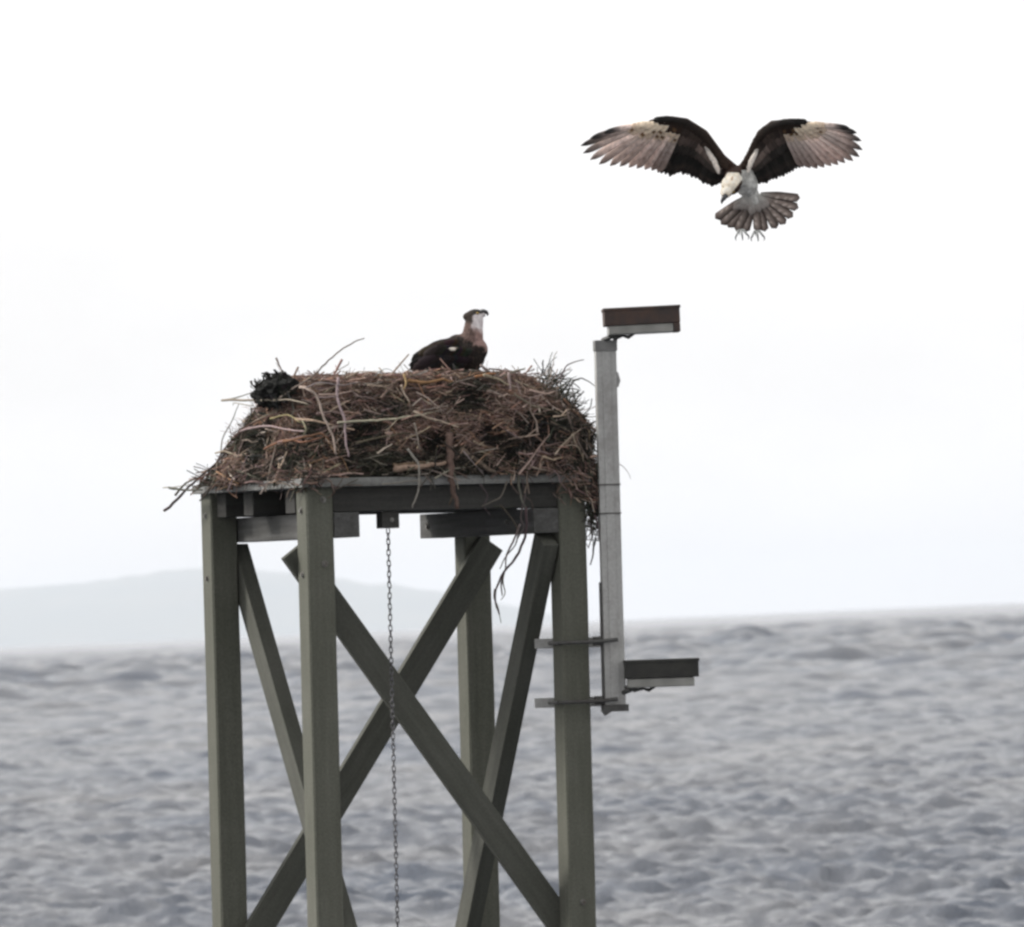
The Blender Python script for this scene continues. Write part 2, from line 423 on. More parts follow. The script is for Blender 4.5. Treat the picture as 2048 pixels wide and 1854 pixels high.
# the rest of the run down to the water, below the picture
mb = MB(); 
for i in range(nlink, nlink + 140):
    c = Vector((-lean_c * pitch * (i + .5), 0, -pitch * (i + .5))); M = Matrix.Rotation(math.pi / 2 * (i % 2) + .35, 3, 'Z')
    mb.tube([c + M @ Vector(p) for p in pts], 0.0036, 5)
mb.build('lower_links', M_chain, chain, smooth=True, kind='stuff')

# ------------------------------------------------------------------ lamp pole
pd = BD + S * math.sin(TH) - 0.0
pole_top = P(1191, 684, pd)
PR = Matrix.Rotation(R(0.95), 4, 'Y') @ Matrix.Rotation(R(9), 4, 'Z')
plen = 1.792
pbase = pole_top - PR.to_3x3() @ Vector((0, 0, plen))
PM = Matrix.Translation(pbase) @ PR
pole = empty('lamp_pole', 'grey galvanised channel pole clamped to the right leg with two floodlights', 'lamp pole', PM)
mb = MB(); pw, pdp = 0.102, 0.055
mb.box((0, 0, 0), (pw, pdp, plen)); mb.build('pole_channel', M_pole, pole, bevel=0.004)
mb = MB(); mb.box((0.030, -0.004, 0.03), (0.072, -0.0002, plen - 0.05)); mb.build('cover_strip', M_pole, pole, bevel=0.0012)
mb = MB(); mb.box((-0.004, -0.006, plen - 0.045), (pw + .004, pdp + .004, plen + 0.008)); mb.build('top_cap', metal_mat('cap_metal', (0.15, 0.15, 0.148, 1), (0.09, 0.09, 0.085, 1), .45), pole, bevel=0.003)
mb = MB(); mb.box((-0.012, -0.01, -0.012), (pw + .012, pdp + .004, 0.022)); mb.add(*((lambda: ([(-0.012, -0.008, -0.0121), (0.03, -0.008, -0.0121), (-0.0, -0.008, -0.03), (-0.012, 0.04, -0.0121), (0.03, 0.04, -0.0121), (0.0, 0.04, -0.03)], [(0, 2, 1), (3, 4, 5), (0, 3, 5, 2), (2, 5, 4, 1), (0, 1, 4, 3)]))()))
mb.build('foot_plate', M_dmetal, pole)
# raised clips on the sides of the channel
for z in (plen - 0.19, ):
    mb = MB(); mb.tube([(pw, 0.02, z - 0.03), (pw + 0.012, 0.02, z), (pw, 0.02, z + 0.04)], 0.009, 8); mb.build('clip', M_pole, pole)
mb = MB(); mb.box((-0.008, -0.002, 0.02), (-0.0005, 0.05, 0.62)); mb.build('back_rail', M_dmetal, pole, bevel=0.002)
for z in (plen - 0.70, plen - 0.84):
    mb = MB(); mb.box((-0.004, -0.006, z), (pw + .003, 0.03, z + 0.006)); mb.build('strap', M_dmetal, pole)
# clamps: rear bar, front rod, lug
def pl(u, v, depth): return PM.inverted() @ P(u, v, depth)
for vv in (1283, 1402):
    zc = pl(1220, vv, pd).z
    fr = BD + S * math.sin(TH) - 0.035
    a = pl(1118, vv + 3, fr - 0.01); b_ = pl(1236, vv - 4, pd - 0.022)
    c_ = pl(1197, vv, pd - 0.022)
    mb = MB(); mb.tube([a, c_, b_], 0.0095, 8); mb.tube([a, a + Vector((-0.015, 0.05, 0)), a + Vector((-0.02, 0.16, 0.0))], 0.0095, 8); mb.build('clamp_rod', M_dmetal, pole, smooth=False)
    q0 = pl(1069, vv + 3, pd + 0.20); q1 = pl(1207, vv - 2, pd + 0.20)
    mb = MB(); mb.box((q0.x, q0.y - .02, zc - 0.026), (q1.x, q0.y + .004, zc + 0.022)); mb.build('clamp_bar', M_pole, pole, bevel=0.003)
    mb = MB(); mb.box((-0.045, 0.0, zc - 0.018), (-0.010, 0.06, zc + 0.026)); mb.build('clamp_lug', M_dmetal, pole, bevel=0.004)
    mb = MB(); mb.tube([(-0.016, -0.02, zc + .004), (-0.016, 0.012, zc + .004)], 0.013, 6); mb.build('clamp_nut', M_dmetal, pole)
def lamp(u0, v0, u1, v1, hh, lens, mat, lens_l, lens_r, lens_h, label, endcap=False):
    """housing whose upper edge runs (u0,v0)-(u1,v1), front side facing the camera"""
    d0 = pd - 0.10
    p0 = P(u0, v0, d0); p1 = P(u1, v1, d0 + 0.015)
    ex = (p1 - p0); Ln = ex.length; ex.normalize()
    ey = Vector((0, 1, 0)); ez = ex.cross(ey).normalized(); ey = ez.cross(ex)
    M = Matrix.Identity(4); M.col[0][:3] = ex; M.col[1][:3] = ey; M.col[2][:3] = ez; M.col[3][:3] = p0
    LM = PM.inverted() @ M
    def fin(o): o.matrix_basis = LM; return o
    mb = MB(); mb.box((0, 0, -hh), (Ln, 0.20, 0)); h = fin(mb.build('lamp_housing', mat, pole, bevel=0.005, label=label))
    mb = MB(); mb.box((-0.004, -0.004, -0.012), (Ln + .004, 0.204, 0.003)); rim = mb.build('lid_rim', mat, h, bevel=0.002)
    mb = MB(); mb.box((lens_l, 0.008, -hh - lens_h), (Ln - lens_r, 0.19, -hh - 0.0008)); mb.build('lens', M_lens, h, bevel=0.006)
    if endcap:
        mb = MB(); mb.box((Ln - lens_r + .001, 0.002, -hh - lens_h), (Ln - .001, 0.19, -hh - .0008)); mb.build('end_cap', mat, h, bevel=0.003)
    mb = MB(); z = -hh - lens_h
    mb.tube([(0.02, 0.08, z + .001), (0.045, 0.08, z - 0.012), (0.09, 0.08, z - 0.006), (0.115, 0.08, z - 0.014), (0.15, 0.08, z + .003)], [0.008, 0.011, 0.006, 0.01, 0.004], 8)
    mb.tube([(0.03, 0.08, z - 0.008), (-0.008, 0.12, z - 0.022)], 0.012, 8)
    mb.build('knuckle', M_dmetal, h)
lamp(1208, 618, 1359, 610.5, 0.083, 1, M_rust, 0.018, 0.034, 0.044, 'rust brown floodlight housing above the pole top', True)
lamp(1250, 1322, 1397, 1317, 0.088, 1, M_olive, 0.012, 0.022, 0.044, 'black floodlight housing low on the pole')
mb = MB(); mb.tube([pl(1229, 690, pd + .03), pl(1231, 676, pd + .02), pl(1240, 672, pd)], 0.011, 8); mb.build('lamp_arm', M_dmetal, pole)
mb = MB(); mb.tube([pl(1246, 1372, pd + .03), pl(1262, 1379, pd), pl(1272, 1377, pd - .02)], 0.009, 8)
mb.tube([pl(1248, 1330, pd + .03), pl(1248, 1376, pd + .03)], 0.008, 8); mb.build('lamp_arm', M_dmetal, pole)

# ------------------------------------------------------------------ nest
NZ = H + 0.045
NC = Vector((S / 2 + W / 2, S / 2 + W / 2, NZ))             # tower frame
NM = TM @ Matrix.Translation(NC)
nest = empty('osprey_nest', 'large heap of brown sticks and dark seaweed filling the tower platform', 'nest', NM)
NMI = NM.inverted()
HB = 0.74; NH = 0.505
# points on the visible side of the nest, from where they show
def nd(u, v):
    hgt = max(0, (955 - (u - 612) * 0.038 - v)) / PPM
    if u >= 612: d = BD + (u - 612) / PPM * math.tan(TH)
    else: d = BD + (612 - u) / PPM * 2.2
    return d - 0.05 + 0.42 * hgt
def npt(u, v, dd=0.0): return NMI @ P(u, v, nd(u, v) + dd)
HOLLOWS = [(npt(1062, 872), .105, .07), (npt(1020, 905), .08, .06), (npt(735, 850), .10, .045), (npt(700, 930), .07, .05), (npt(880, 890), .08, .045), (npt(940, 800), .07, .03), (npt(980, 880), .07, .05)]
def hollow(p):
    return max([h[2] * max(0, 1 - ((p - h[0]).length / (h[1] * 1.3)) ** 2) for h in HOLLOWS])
def nest_r(phi, f):
    """radius of the mound in direction phi (tower frame) at height fraction f"""
    e = 5.0 - 2.2 * f
    c, s = abs(math.cos(phi)), abs(math.sin(phi))
    sq = 1.0 / ((c ** e + s ** e) ** (1 / e))
    half = HB * (1 - 0.29 * f ** 1.25)
    # world-right bulge beyond the right leg
    wr = math.cos(phi + TH)
    r = sq * half
    r += max(0, wr) ** 2.2 * (0.14 + 0.115 * math.sin(math.pi * min(1, f * .9)) - 0.085 * f * f)
    wl = max(0, -wr) ** 3
    r += wl * (0.11 * (1 - f) - 0.05 * f * (1 - f) * 2 - 0.01 * f)
    r -= 0.7 * max(0, f - .8) ** 2
    # front face: held in behind the deck edge low down
    return r
def nest_pt(phi, f, off=0.0):
    r = nest_r(phi, f) + off
    n = noise.noise(Vector((math.cos(phi) * 2.5, math.sin(phi) * 2.5, f * 2.5)))
    r += 0.035 * n
    p = Vector((r * math.cos(phi), r * math.sin(phi), f * NH + 0.012 * noise.noise(Vector((phi * 3, f, 4)))))
    h = hollow(p)
    if h > 0: p -= Vector((math.cos(phi), math.sin(phi), 0)) * h
    return p
mb = MB(); nu, nv = 120, 26; vs_ = []; 
for j in range(nv + 1):
    for i in range(nu):
        phi = 2 * math.pi * i / nu
        if j <= 18: p = nest_pt(phi, j / 18 * 0.97, -0.035)
        else:
            k = (j - 18) / (nv - 18); p = nest_pt(phi, 0.97, -0.035); rr = 1 - k
            p = Vector((p.x * rr, p.y * rr, p.z + 0.01 * math.sin(min(k * 3, 1) * math.pi) - 0.05 * k))
        p = p + Vector((noise.noise(p * 14), noise.noise(p * 14 + Vector((5, 5, 5))), noise.noise(p * 14 + Vector((9, 1, 3))))) * 0.02
        p.z = max(p.z, 0.0) if j > 0 else -0.0
        vs_.append(p)
fs_ = [(j * nu + i, j * nu + (i + 1) % nu, (j + 1) * nu + (i + 1) % nu, (j + 1) * nu + i) for j in range(nv) for i in range(nu)]
mb.add(vs_, fs_, lin(34, 30, 27)); mb.build('nest_core', M_stick, nest)  # core coloured dark so the gaps between sticks show as shade

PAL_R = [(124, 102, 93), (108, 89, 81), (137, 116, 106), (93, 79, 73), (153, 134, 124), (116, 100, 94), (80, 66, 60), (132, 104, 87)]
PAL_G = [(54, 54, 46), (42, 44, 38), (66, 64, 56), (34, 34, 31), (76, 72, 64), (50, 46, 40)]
PAL_L = [(142, 130, 122), (124, 114, 106), (156, 142, 124), (112, 102, 94)]
def jit(c, a=10):
    k = random.uniform(0.85, 1.15)
    return lin(*[max(0, min(255, x * k + random.uniform(-a, a) * .4)) for x in c])
def col_at(p, light_p=0.08):
    if hollow(p) > .012 and random.random() < .85: return jit(random.choice([(34, 34, 31), (26, 26, 24), (44, 42, 38), (40, 34, 30)]))  # sticks in the hollows coloured near black to deepen their shade
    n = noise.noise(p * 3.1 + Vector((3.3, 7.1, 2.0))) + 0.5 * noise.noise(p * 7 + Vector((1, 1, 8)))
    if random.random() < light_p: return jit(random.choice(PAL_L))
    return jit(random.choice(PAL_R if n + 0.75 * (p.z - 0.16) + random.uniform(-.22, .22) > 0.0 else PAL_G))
def curved(p0, d, L_, bend, n=4):
    d = d.normalized(); s = d.cross(Vector((random.gauss(0, 1), random.gauss(0, 1), random.gauss(0, 1)))).normalized()
    pts = []
    for i in range(n + 1):
        f = i / n - 0.5
        pts.append(p0 + d * (f * L_) + s * (bend * L_ * (0.25 - f * f)) + s.cross(d) * (0.04 * L_ * math.sin(f * 9 + p0.x * 40)))
    return pts
def surf_sticks(mb, count, lmin, lmax, rmin, rmax, nseg=3, sides=5, off=0.0, light=0.08, vert=0.35):
    for _ in range(count):
        phi = random.uniform(0, 2 * math.pi)
        if random.random() < 0.72: phi = random.uniform(-math.pi * 1.05, 0.25) - 0.2   # camera side gets more
        f = random.random() ** 0.9
        p = nest_pt(phi, f * 0.98, off + random.uniform(-0.025, 0.012))
        q = nest_pt(phi + 0.05, f * 0.98, off); tx = (q - p).normalized()
        up = (nest_pt(phi, min(1, f + .1), off) - nest_pt(phi, f, off)).normalized()
        a = random.gauss(0, vert)
        d = tx * math.cos(a) + up * math.sin(a) + tx.cross(up) * random.gauss(0, 0.13)
        L_ = lmin * (lmax / lmin) ** (random.random() ** 1.3); r = random.uniform(rmin, rmax)
        pts = curved(p, d, L_, random.uniform(-.2, .2), nseg)
        for z in pts: z.z = max(z.z, 0.004 + random.random() * 0.01) if abs(z.x) < HB and abs(z.y) < HB else z.z
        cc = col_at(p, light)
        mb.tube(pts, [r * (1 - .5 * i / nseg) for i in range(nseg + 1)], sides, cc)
        if r > .0034 and random.random() < .5:      # forks and snapped side shoots
            k = random.randrange(1, nseg); d2 = (pts[k + 1] - pts[k]).normalized() + (tx * random.gauss(0, .5) + up * random.gauss(0, .8))
            mb.tube(curved(pts[k] + d2.normalized() * L_ * .16, d2, L_ * .34, random.uniform(-.3, .3), 3), r * .55, 4, cc)
mb = MB()
surf_sticks(mb, 2400, 0.06, 0.26, 0.0018, 0.0042, off=-0.004, vert=.45)
surf_sticks(mb, 420, 0.10, 0.34, 0.0030, 0.0068, off=.01, light=0.34, vert=0.8)
surf_sticks(mb, 90, 0.12, 0.40, 0.0045, 0.0085, off=.012, light=0.4, vert=0.7)
# rim and top sticks
for _ in range(900):
    phi = random.uniform(0, 2 * math.pi); k = random.random() ** .5
    e = nest_pt(phi, 0.98, -0.02); p = Vector((e.x * k, e.y * k, e.z - 0.03 * (1 - k) + random.uniform(-0.02, 0.018)))
    a = random.uniform(0, 6.28); d = Vector((math.cos(a), math.sin(a), random.gauss(0, 0.10)))
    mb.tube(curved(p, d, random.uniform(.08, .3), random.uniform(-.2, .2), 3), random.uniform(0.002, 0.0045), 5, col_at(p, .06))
mb.build('twigs', M_stick, nest, kind='stuff')
# fine dry grass and weed
mb = MB()
surf_sticks(mb, 11000, 0.03, 0.12, 0.0010, 0.0024, nseg=3, sides=3, off=0.006, light=0.03, vert=0.6)
for _ in range(420):      # wisps sticking out of the rim and shoulders
    phi = random.uniform(0, 6.28); f = random.uniform(0.35, 1.0)
    p = nest_pt(phi, f, 0); o = Vector((math.cos(phi), math.sin(phi), random.uniform(0.1, 1.3)))
    d = o + Vector((random.gauss(0, .6), random.gauss(0, .6), random.gauss(0, .3)))
    L_ = random.uniform(.04, .10)
    mb.tube(curved(p + d.normalized() * L_ * .4, d, L_, random.uniform(-.7, .7), 4), 0.0012, 3, col_at(p, .05))
mb.build('dry_grass', M_stick, nest, kind='stuff')

def stick(pts, r, c, dd=0.0, sides=7, name='stick', sub=4):
    P3 = [npt(u, v, dd) for u, v in pts]
    if len(P3) > 2:        # Catmull-Rom
        Q = [P3[0] * 2 - P3[1]] + P3 + [P3[-1] * 2 - P3[-2]]; out = []
        for i in range(1, len(Q) - 2):
            for k in range(sub):
                t_ = k / sub
                out.append(0.5 * ((2 * Q[i]) + (-Q[i-1] + Q[i+1]) * t_ + (2*Q[i-1] - 5*Q[i] + 4*Q[i+1] - Q[i+2]) * t_**2 + (-Q[i-1] + 3*Q[i] - 3*Q[i+1] + Q[i+2]) * t_**3))
        out.append(P3[-1]); P3 = out
    else: P3 = [P3[0].lerp(P3[1], k / 5) for k in range(6)]
    n = len(P3); P3 = [p + Vector((noise.noise(p * 30), 0, noise.noise(p * 30 + Vector((4, 4, 4))))) * r * .9 for p in P3]
    mb = MB(); mb.tube(P3, [r * (1.15 - 0.55 * i / (n - 1)) * (1 + .15 * noise.noise(P3[i] * 50)) for i in range(n)], sides, jit(c))
    mb.build(name, M_stick, nest, smooth=True)
G1, G2, DK, BR, PL = (150, 138, 130), (172, 160, 150), (70, 64, 60), (124, 92, 76), (196, 182, 164)
SPEC = [
 ([(556, 798), (590, 775), (625, 752), (650, 727), (680, 702), (707, 684), (728, 676)], .0052, (128, 116, 108)),
 ([(552, 717), (558, 730), (566, 748)], .0055, (96, 88, 82)),
 ([(446, 801), (480, 793), (510, 783)], .0045, (130, 122, 116)),
 ([(444, 800), (500, 801), (543, 801), (580, 799), (617, 809)], .0062, G2),
 ([(505, 812), (470, 806), (466, 812)], .003, G1),
 ([(330, 1022), (362, 990), (394, 958), (431, 928), (478, 873)], .0075, (92, 80, 72)),
 ([(338, 976), (370, 981), (404, 979)], .007, (96, 90, 82)),
 ([(326, 975), (350, 974), (380, 968)], .003, G1),
 ([(350, 990), (372, 966), (398, 955)], .006, (84, 74, 66)),
 ([(442, 928), (444, 880), (465, 840), (478, 806)], .004, (140, 132, 128)),
 ([(430, 930), (455, 890), (500, 848), (560, 826)], .005, (118, 88, 78)),
 ([(600, 774), (620, 780), (635, 794), (644, 825), (655, 850), (667, 876), (672, 908)], .0075, G1),
 ([(677, 757), (675, 794), (689, 838), (692, 883), (698, 914)], .0078, (146, 130, 126)),
 ([(638, 795), (660, 794), (676, 793)], .005, G1),
 ([(675, 845), (730, 842), (780, 838), (840, 830), (882, 821)], .0062, PL),
 ([(612, 775), (640, 765), (680, 770), (720, 764)], .004, G1),
 ([(640, 762), (660, 748), (695, 730), (697, 723)], .003, G1),
 ([(750, 752), (760, 742), (775, 738), (795, 748)], .0022, (150, 150, 146)),
 ([(560, 885), (600, 876), (640, 868), (660, 880)], .007, (138, 100, 76)),
 ([(530, 898), (570, 880), (610, 884), (650, 872)], .006, (146, 106, 82)),
 ([(480, 862), (530, 852), (580, 860), (610, 862)], .0055, G1),
 ([(605, 842), (612, 858), (606, 872)], .005, (150, 140, 124)),
 ([(540, 838), (575, 830), (600, 845)], .0045, (156, 140, 110)),
 ([(755, 906), (770, 897), (784, 888)], .0055, PL),
 ([(788, 936), (830, 935), (860, 930), (892, 925)], .017, (150, 134, 118)),
 ([(786, 931), (800, 930), (850, 924)], .010, (110, 92, 80)),
 ([(828, 846), (834, 870), (840, 900)], .0055, (132, 124, 114)),
 ([(815, 898), (828, 915), (837, 930), (838, 965), (834, 990), (824, 1016)], .0072, G2),
 ([(897, 866), (901, 912), (903, 958), (911, 990), (916, 1014)], .019, (98, 78, 68)),
 ([(919, 900), (950, 920), (988, 946)], .018, (118, 100, 88)),
 ([(968, 908), (992, 914), (1006, 922)], .008, (170, 164, 160)),
 ([(940, 892), (934, 873), (955, 855)], .006, G1),
 ([(900, 862), (925, 868), (940, 878)], .005, G1),
 ([(950, 888), (968, 872), (975, 866)], .0055, G1),
 ([(985, 858), (998, 880), (1002, 890)], .005, G1),
 ([(973, 833), (985, 828), (998, 822)], .008, (205, 190, 176)),
 ([(1018, 745), (1020, 780), (1014, 820)], .008, (150, 136, 128)),
 ([(1009, 856), (1024, 853), (1028, 842)], .007, (176, 168, 156)),
 ([(1058, 830), (1052, 860), (1042, 885), (1040, 908), (1038, 967), (1043, 1000), (1055, 1022)], .0085, (108, 102, 98)),
 ([(1052, 1015), (1052, 1063), (1038, 1104), (1008, 1145), (992, 1180), (992, 1209), (999, 1228)], .0075, (92, 86, 82)),
 ([(1040, 1048), (1029, 1077), (1013, 1109), (1012, 1136)], .0062, (96, 90, 86)),
 ([(1008, 1145), (1003, 1170), (1004, 1192)], .0055, (96, 90, 86)),
 ([(1014, 963), (1004, 990), (985, 1002), (963, 1014)], .0045, (104, 100, 92)),
 ([(988, 1012), (1010, 1016), (1030, 1010)], .003, DK),
 ([(1044, 960), (1050, 990), (1042, 1030), (1046, 1056), (1034, 1080)], .0055, (84, 78, 74)),
 ([(1000, 1010), (1018, 1030), (1036, 1060), (1030, 1090), (1012, 1112), (1000, 1138)], .0045, (92, 86, 80)),
 ([(990, 1178), (988, 1195), (996, 1214), (1002, 1246)], .0035, (110, 104, 100)),
 ([(1012, 1136), (1006, 1160), (1010, 1186), (1002, 1200)], .0038, (110, 104, 100)),
 ([(960, 968), (975, 990), (968, 1012), (980, 1030)], .0040, (88, 82, 76)),
 ([(1020, 960), (1034, 985), (1060, 1000), (1066, 1020)], .0045, (92, 86, 80)),
 ([(900, 960), (906, 985), (898, 1010)], .0050, (96, 80, 70)),
 ([(1178, 1045), (1184, 1070), (1176, 1096)], .0040, (80, 76, 72)),
 ([(1085, 845), (1070, 870), (1050, 895), (1012, 892)], .0045, (104, 98, 94)),
 ([(1090, 880), (1060, 898), (1050, 935)], .004, (112, 104, 98)),
 ([(1120, 757), (1127, 742), (1134, 731), (1150, 724), (1167, 719)], .0042, (118, 108, 104)),
 ([(1122, 800), (1136, 780), (1146, 764), (1162, 757), (1178, 764), (1189, 772)], .0045, (108, 100, 96)),
 ([(1118, 775), (1140, 762), (1160, 757)], .0035, (112, 104, 100)),
 ([(1130, 790), (1150, 786), (1164, 788)], .004, (100, 92, 88)),
 ([(1128, 812), (1144, 830), (1168, 846), (1190, 852)], .005, (96, 88, 84)),
 ([(1165, 852), (1180, 848), (1196, 840)], .006, (78, 70, 68)),
 ([(1143, 764), (1146, 790), (1144, 812)], .0025, (120, 110, 106)),
 ([(1180, 915), (1200, 912), (1214, 922)], .006, (190, 166, 152)),
 ([(1090, 918), (1105, 914), (1122, 912)], .006, (190, 170, 156)),
 ([(1060, 780), (1090, 788), (1110, 782)], .007, (190, 168, 150)),
 ([(1192, 1075), (1187, 1100), (1181, 1130)], .006, (96, 92, 90)),
 ([(1232, 926), (1245, 932), (1256, 944), (1262, 958)], .0022, (170, 166, 160)),
 ([(1190, 1030), (1196, 1052), (1198, 1080)], .004, (90, 86, 82)),
 ([(816, 760), (850, 765), (880, 760), (905, 762)], .009, (150, 112, 82)),
 ([(950, 754), (975, 748), (990, 746)], .008, (140, 100, 74)),
 ([(810, 748), (812, 766), (808, 778)], .007, (164, 140, 108)),
 ([(610, 953), (640, 955), (660, 962), (668, 985)], .006, (132, 120, 108)),
 ([(585, 955), (590, 975), (584, 990), (580, 1003)], .005, (120, 112, 100)),
 ([(765, 968), (830, 962), (842, 966)], .004, G1),
]
rs = random.Random(5)
for pts_, r_, c_ in SPEC:
    inside = all(480 < p_[0] < 1150 and p_[1] < 950 for p_ in pts_)
    stick(pts_, r_ * .88, tuple(x * (.80 if x > 0 else 1) for x in c_), rs.uniform(-.022, .004) if inside else -.02)

# spray of thin dead twigs on the right shoulder and hanging tuft at the right corner
mb = MB()
for _ in range(190):
    u = random.uniform(1070, 1165); v = random.uniform(748, 810) + max(0, u - 1105) * 1.6
    p = npt(u, v, random.uniform(0.0, 0.35)); L_ = random.uniform(.05, .14)
    a = random.gauss(R(35), 0.75)
    d = Vector((math.cos(a), random.gauss(0, .4), math.sin(a)))
    d = (NMI.to_3x3() @ d)
    mb.tube(curved(p + d * L_ * .4, d, L_, random.uniform(-.8, .8), 5), random.uniform(.0011, .0030), 4, jit(random.choice(PAL_G + PAL_L[:1]), 6))
for _ in range(520):     # overflow past the right leg
    u = random.triangular(1105, 1216, 1190); v = random.uniform(930, 1000) if u < 1195 else random.uniform(920, 975)
    p = npt(u, v, random.uniform(-.03, 0.25)); L_ = random.uniform(.05, .16)
    a = random.gauss(R(-45), 0.7); d = NMI.to_3x3() @ Vector((math.cos(a), random.gauss(0, .4), math.sin(a)))
    mb.tube(curved(p, d, L_, random.uniform(-.6, .6), 4), random.uniform(.0013, .004), 4, jit(random.choice(PAL_R + PAL_G)))
for _ in range(330):     # tuft hanging between leg and pole
    u = random.uniform(1172, 1204); v = random.triangular(965, 1085, 990); p = npt(u, v, random.uniform(0.0, .15))
    a = random.gauss(R(-85), 0.8); d = NMI.to_3x3() @ Vector((math.cos(a), random.gauss(0, .4), math.sin(a)))
    mb.tube(curved(p, d, random.uniform(.04, .11), random.uniform(-.8, .8), 4), random.uniform(.0012, .003), 4, jit(random.choice(PAL_G[:4])))
for _ in range(200):     # bits spilling over the left and front edges
    u = random.choice([random.uniform(395, 480), random.uniform(560, 640), random.uniform(395, 700)]); v = random.uniform(940, 975)
    p = npt(u, v, random.uniform(-0.02, .05)); a = random.gauss(R(10), .6)
    d = NMI.to_3x3() @ Vector((math.cos(a), random.gauss(0, .3), math.sin(a)))
    mb.tube(curved(p, d, random.uniform(.06, .16), random.uniform(-.5, .5), 4), random.uniform(.0015, .004), 4, jit(random.choice(PAL_R + PAL_G)))
mb.build('loose_twigs', M_stick, nest, kind='stuff')
# seaweed clump at the upper left
mb = MB()
for _ in range(900):
    u = random.gauss(548, 20); v = random.gauss(779 - (u - 548) * 0.25, 16)
    if ((u - 546) / 42) ** 2 + ((v - 780) / 38) ** 2 > 1: continue
    p = npt(u, v, random.uniform(-.04, .14)); d = Vector((random.gauss(0, 1), random.gauss(0, 1), random.gauss(0, 1))); 
    mb.tube(curved(p, d, random.uniform(.018, .05), random.uniform(-1, 1), 4), random.uniform(.003, .008), 4, jit(random.choice([(30, 30, 29), (22, 23, 22), (40, 40, 37)])), flat=.4)
for (u, v, r) in ((543, 780, .062), (562, 772, .058), (524, 790, .048), (580, 768, .040), (556, 756, .03), (530, 802, .035)):
    c = npt(u, v, .05); vs0 = len(mb.v); mb.ellipsoid(c, r * 1.1, r, r * .8, col=lin(22, 23, 22))
    for i in range(vs0, len(mb.v)):
        p = Vector(mb.v[i]); mb.v[i] = tuple(p + (p - c) * 0.6 * noise.noise(p * 40))
mb.build('seaweed_clump', M_stick, nest)

# ------------------------------------------------------------------ birds
def remeshed(mb, voxel, smooth_it=3):
    me = mb.mesh('tmp'); o = bpy.data.objects.new('tmp', me); C.objects.link(o)
    m1 = o.modifiers.new('r', 'REMESH'); m1.mode = 'VOXEL'; m1.voxel_size = voxel
    m2 = o.modifiers.new('s', 'SMOOTH'); m2.iterations = smooth_it; m2.factor = 0.5
    dg = bpy.context.evaluated_depsgraph_get(); dg.update()
    em = bpy.data.meshes.new_from_object(o.evaluated_get(dg))
    v = [tuple(x.co) for x in em.vertices]; f = [tuple(p.vertices) for p in em.polygons]
    bpy.data.objects.remove(o); bpy.data.meshes.remove(em); bpy.data.meshes.remove(me)
    return v, f
def capsule(mb, a, b, ra, rb, n=12, flat=1.0):
    a, b = Vector(a), Vector(b); k = 8
    L_ = (b - a).length; d = (b - a).normalized()
    pts, rad = [], []
    for i in range(5):
        t_ = -math.pi / 2 + i * math.pi / 8 * .99; pts.append(a + d * math.sin(t_) * ra); rad.append(max(ra * math.cos(t_), ra * .08))
    for i in range(1, k): pts.append(a.lerp(b, i / k)); rad.append(ra + (rb - ra) * i / k)
    for i in range(5):
        t_ = i * math.pi / 8 * .99; pts.append(b + d * math.sin(t_) * rb); rad.append(max(rb * math.cos(t_), rb * .08))
    mb.tube(pts, rad, n, flat=flat)
def feather(mb, root, tip, width, normal, colf, camber=0.08, thick=0.0016, n=8, side_curve=0.0, tipround=0.5):
    """a single closed feather blade: colf(t, s) with t along and s across (-1..1)"""
    root, tip, nrm = Vector(root), Vector(tip), Vector(normal).normalized()
    ax = tip - root; L_ = ax.length; d = ax.normalized(); sd_ = nrm.cross(d).normalized(); nn = d.cross(sd_)
    top, bot, ct, cb = [], [], [], []
    S_ = (-1, -0.5, 0, 0.5, 1)
    for i in range(n + 1):
        t_ = i / n
        wv = width * (0.35 + 0.65 * min(1, t_ / 0.45) ** .7) * (1 if t_ < 1 - tipround * .5 else max(0.05, math.cos((t_ - (1 - tipround * .5)) / (tipround * .5) * math.pi / 2) ** 0.6))
        c = root + d * (L_ * t_) + nn * (camber * L_ * math.sin(math.pi * t_ * .9)) + sd_ * (side_curve * L_ * math.sin(math.pi * t_))
        for s in S_:
            q = c + sd_ * (s * wv / 2) - nn * (0.12 * wv * s * s)
            top.append(q + nn * thick / 2); bot.append(q - nn * thick / 2); cc = colf(t_, s); ct.append(cc); cb.append(cc)
    m_ = len(S_); o = (n + 1) * m_; fs_ = []
    for i in range(n):
        for k in range(m_ - 1):
            a = i * m_ + k; fs_.append((a, a + 1, a + m_ + 1, a + m_)); fs_.append((o + a, o + a + m_, o + a + m_ + 1, o + a + 1))
    for i in range(n):
        a = i * m_; fs_.append((a, a + m_, o + a + m_, o + a)); a = i * m_ + m_ - 1; fs_.append((a, o + a, o + a + m_, a + m_))
    for k in range(m_ - 1):
        fs_.append((k, o + k, o + k + 1, k + 1)); a = n * m_ + k; fs_.append((a, a + 1, o + a + 1, o + a))
    mb.add(top + bot, fs_, ct + cb)
def lerp3(a, b, f): f = max(0, min(1, f)); return tuple(a[i] + (b[i] - a[i]) * f for i in range(3))

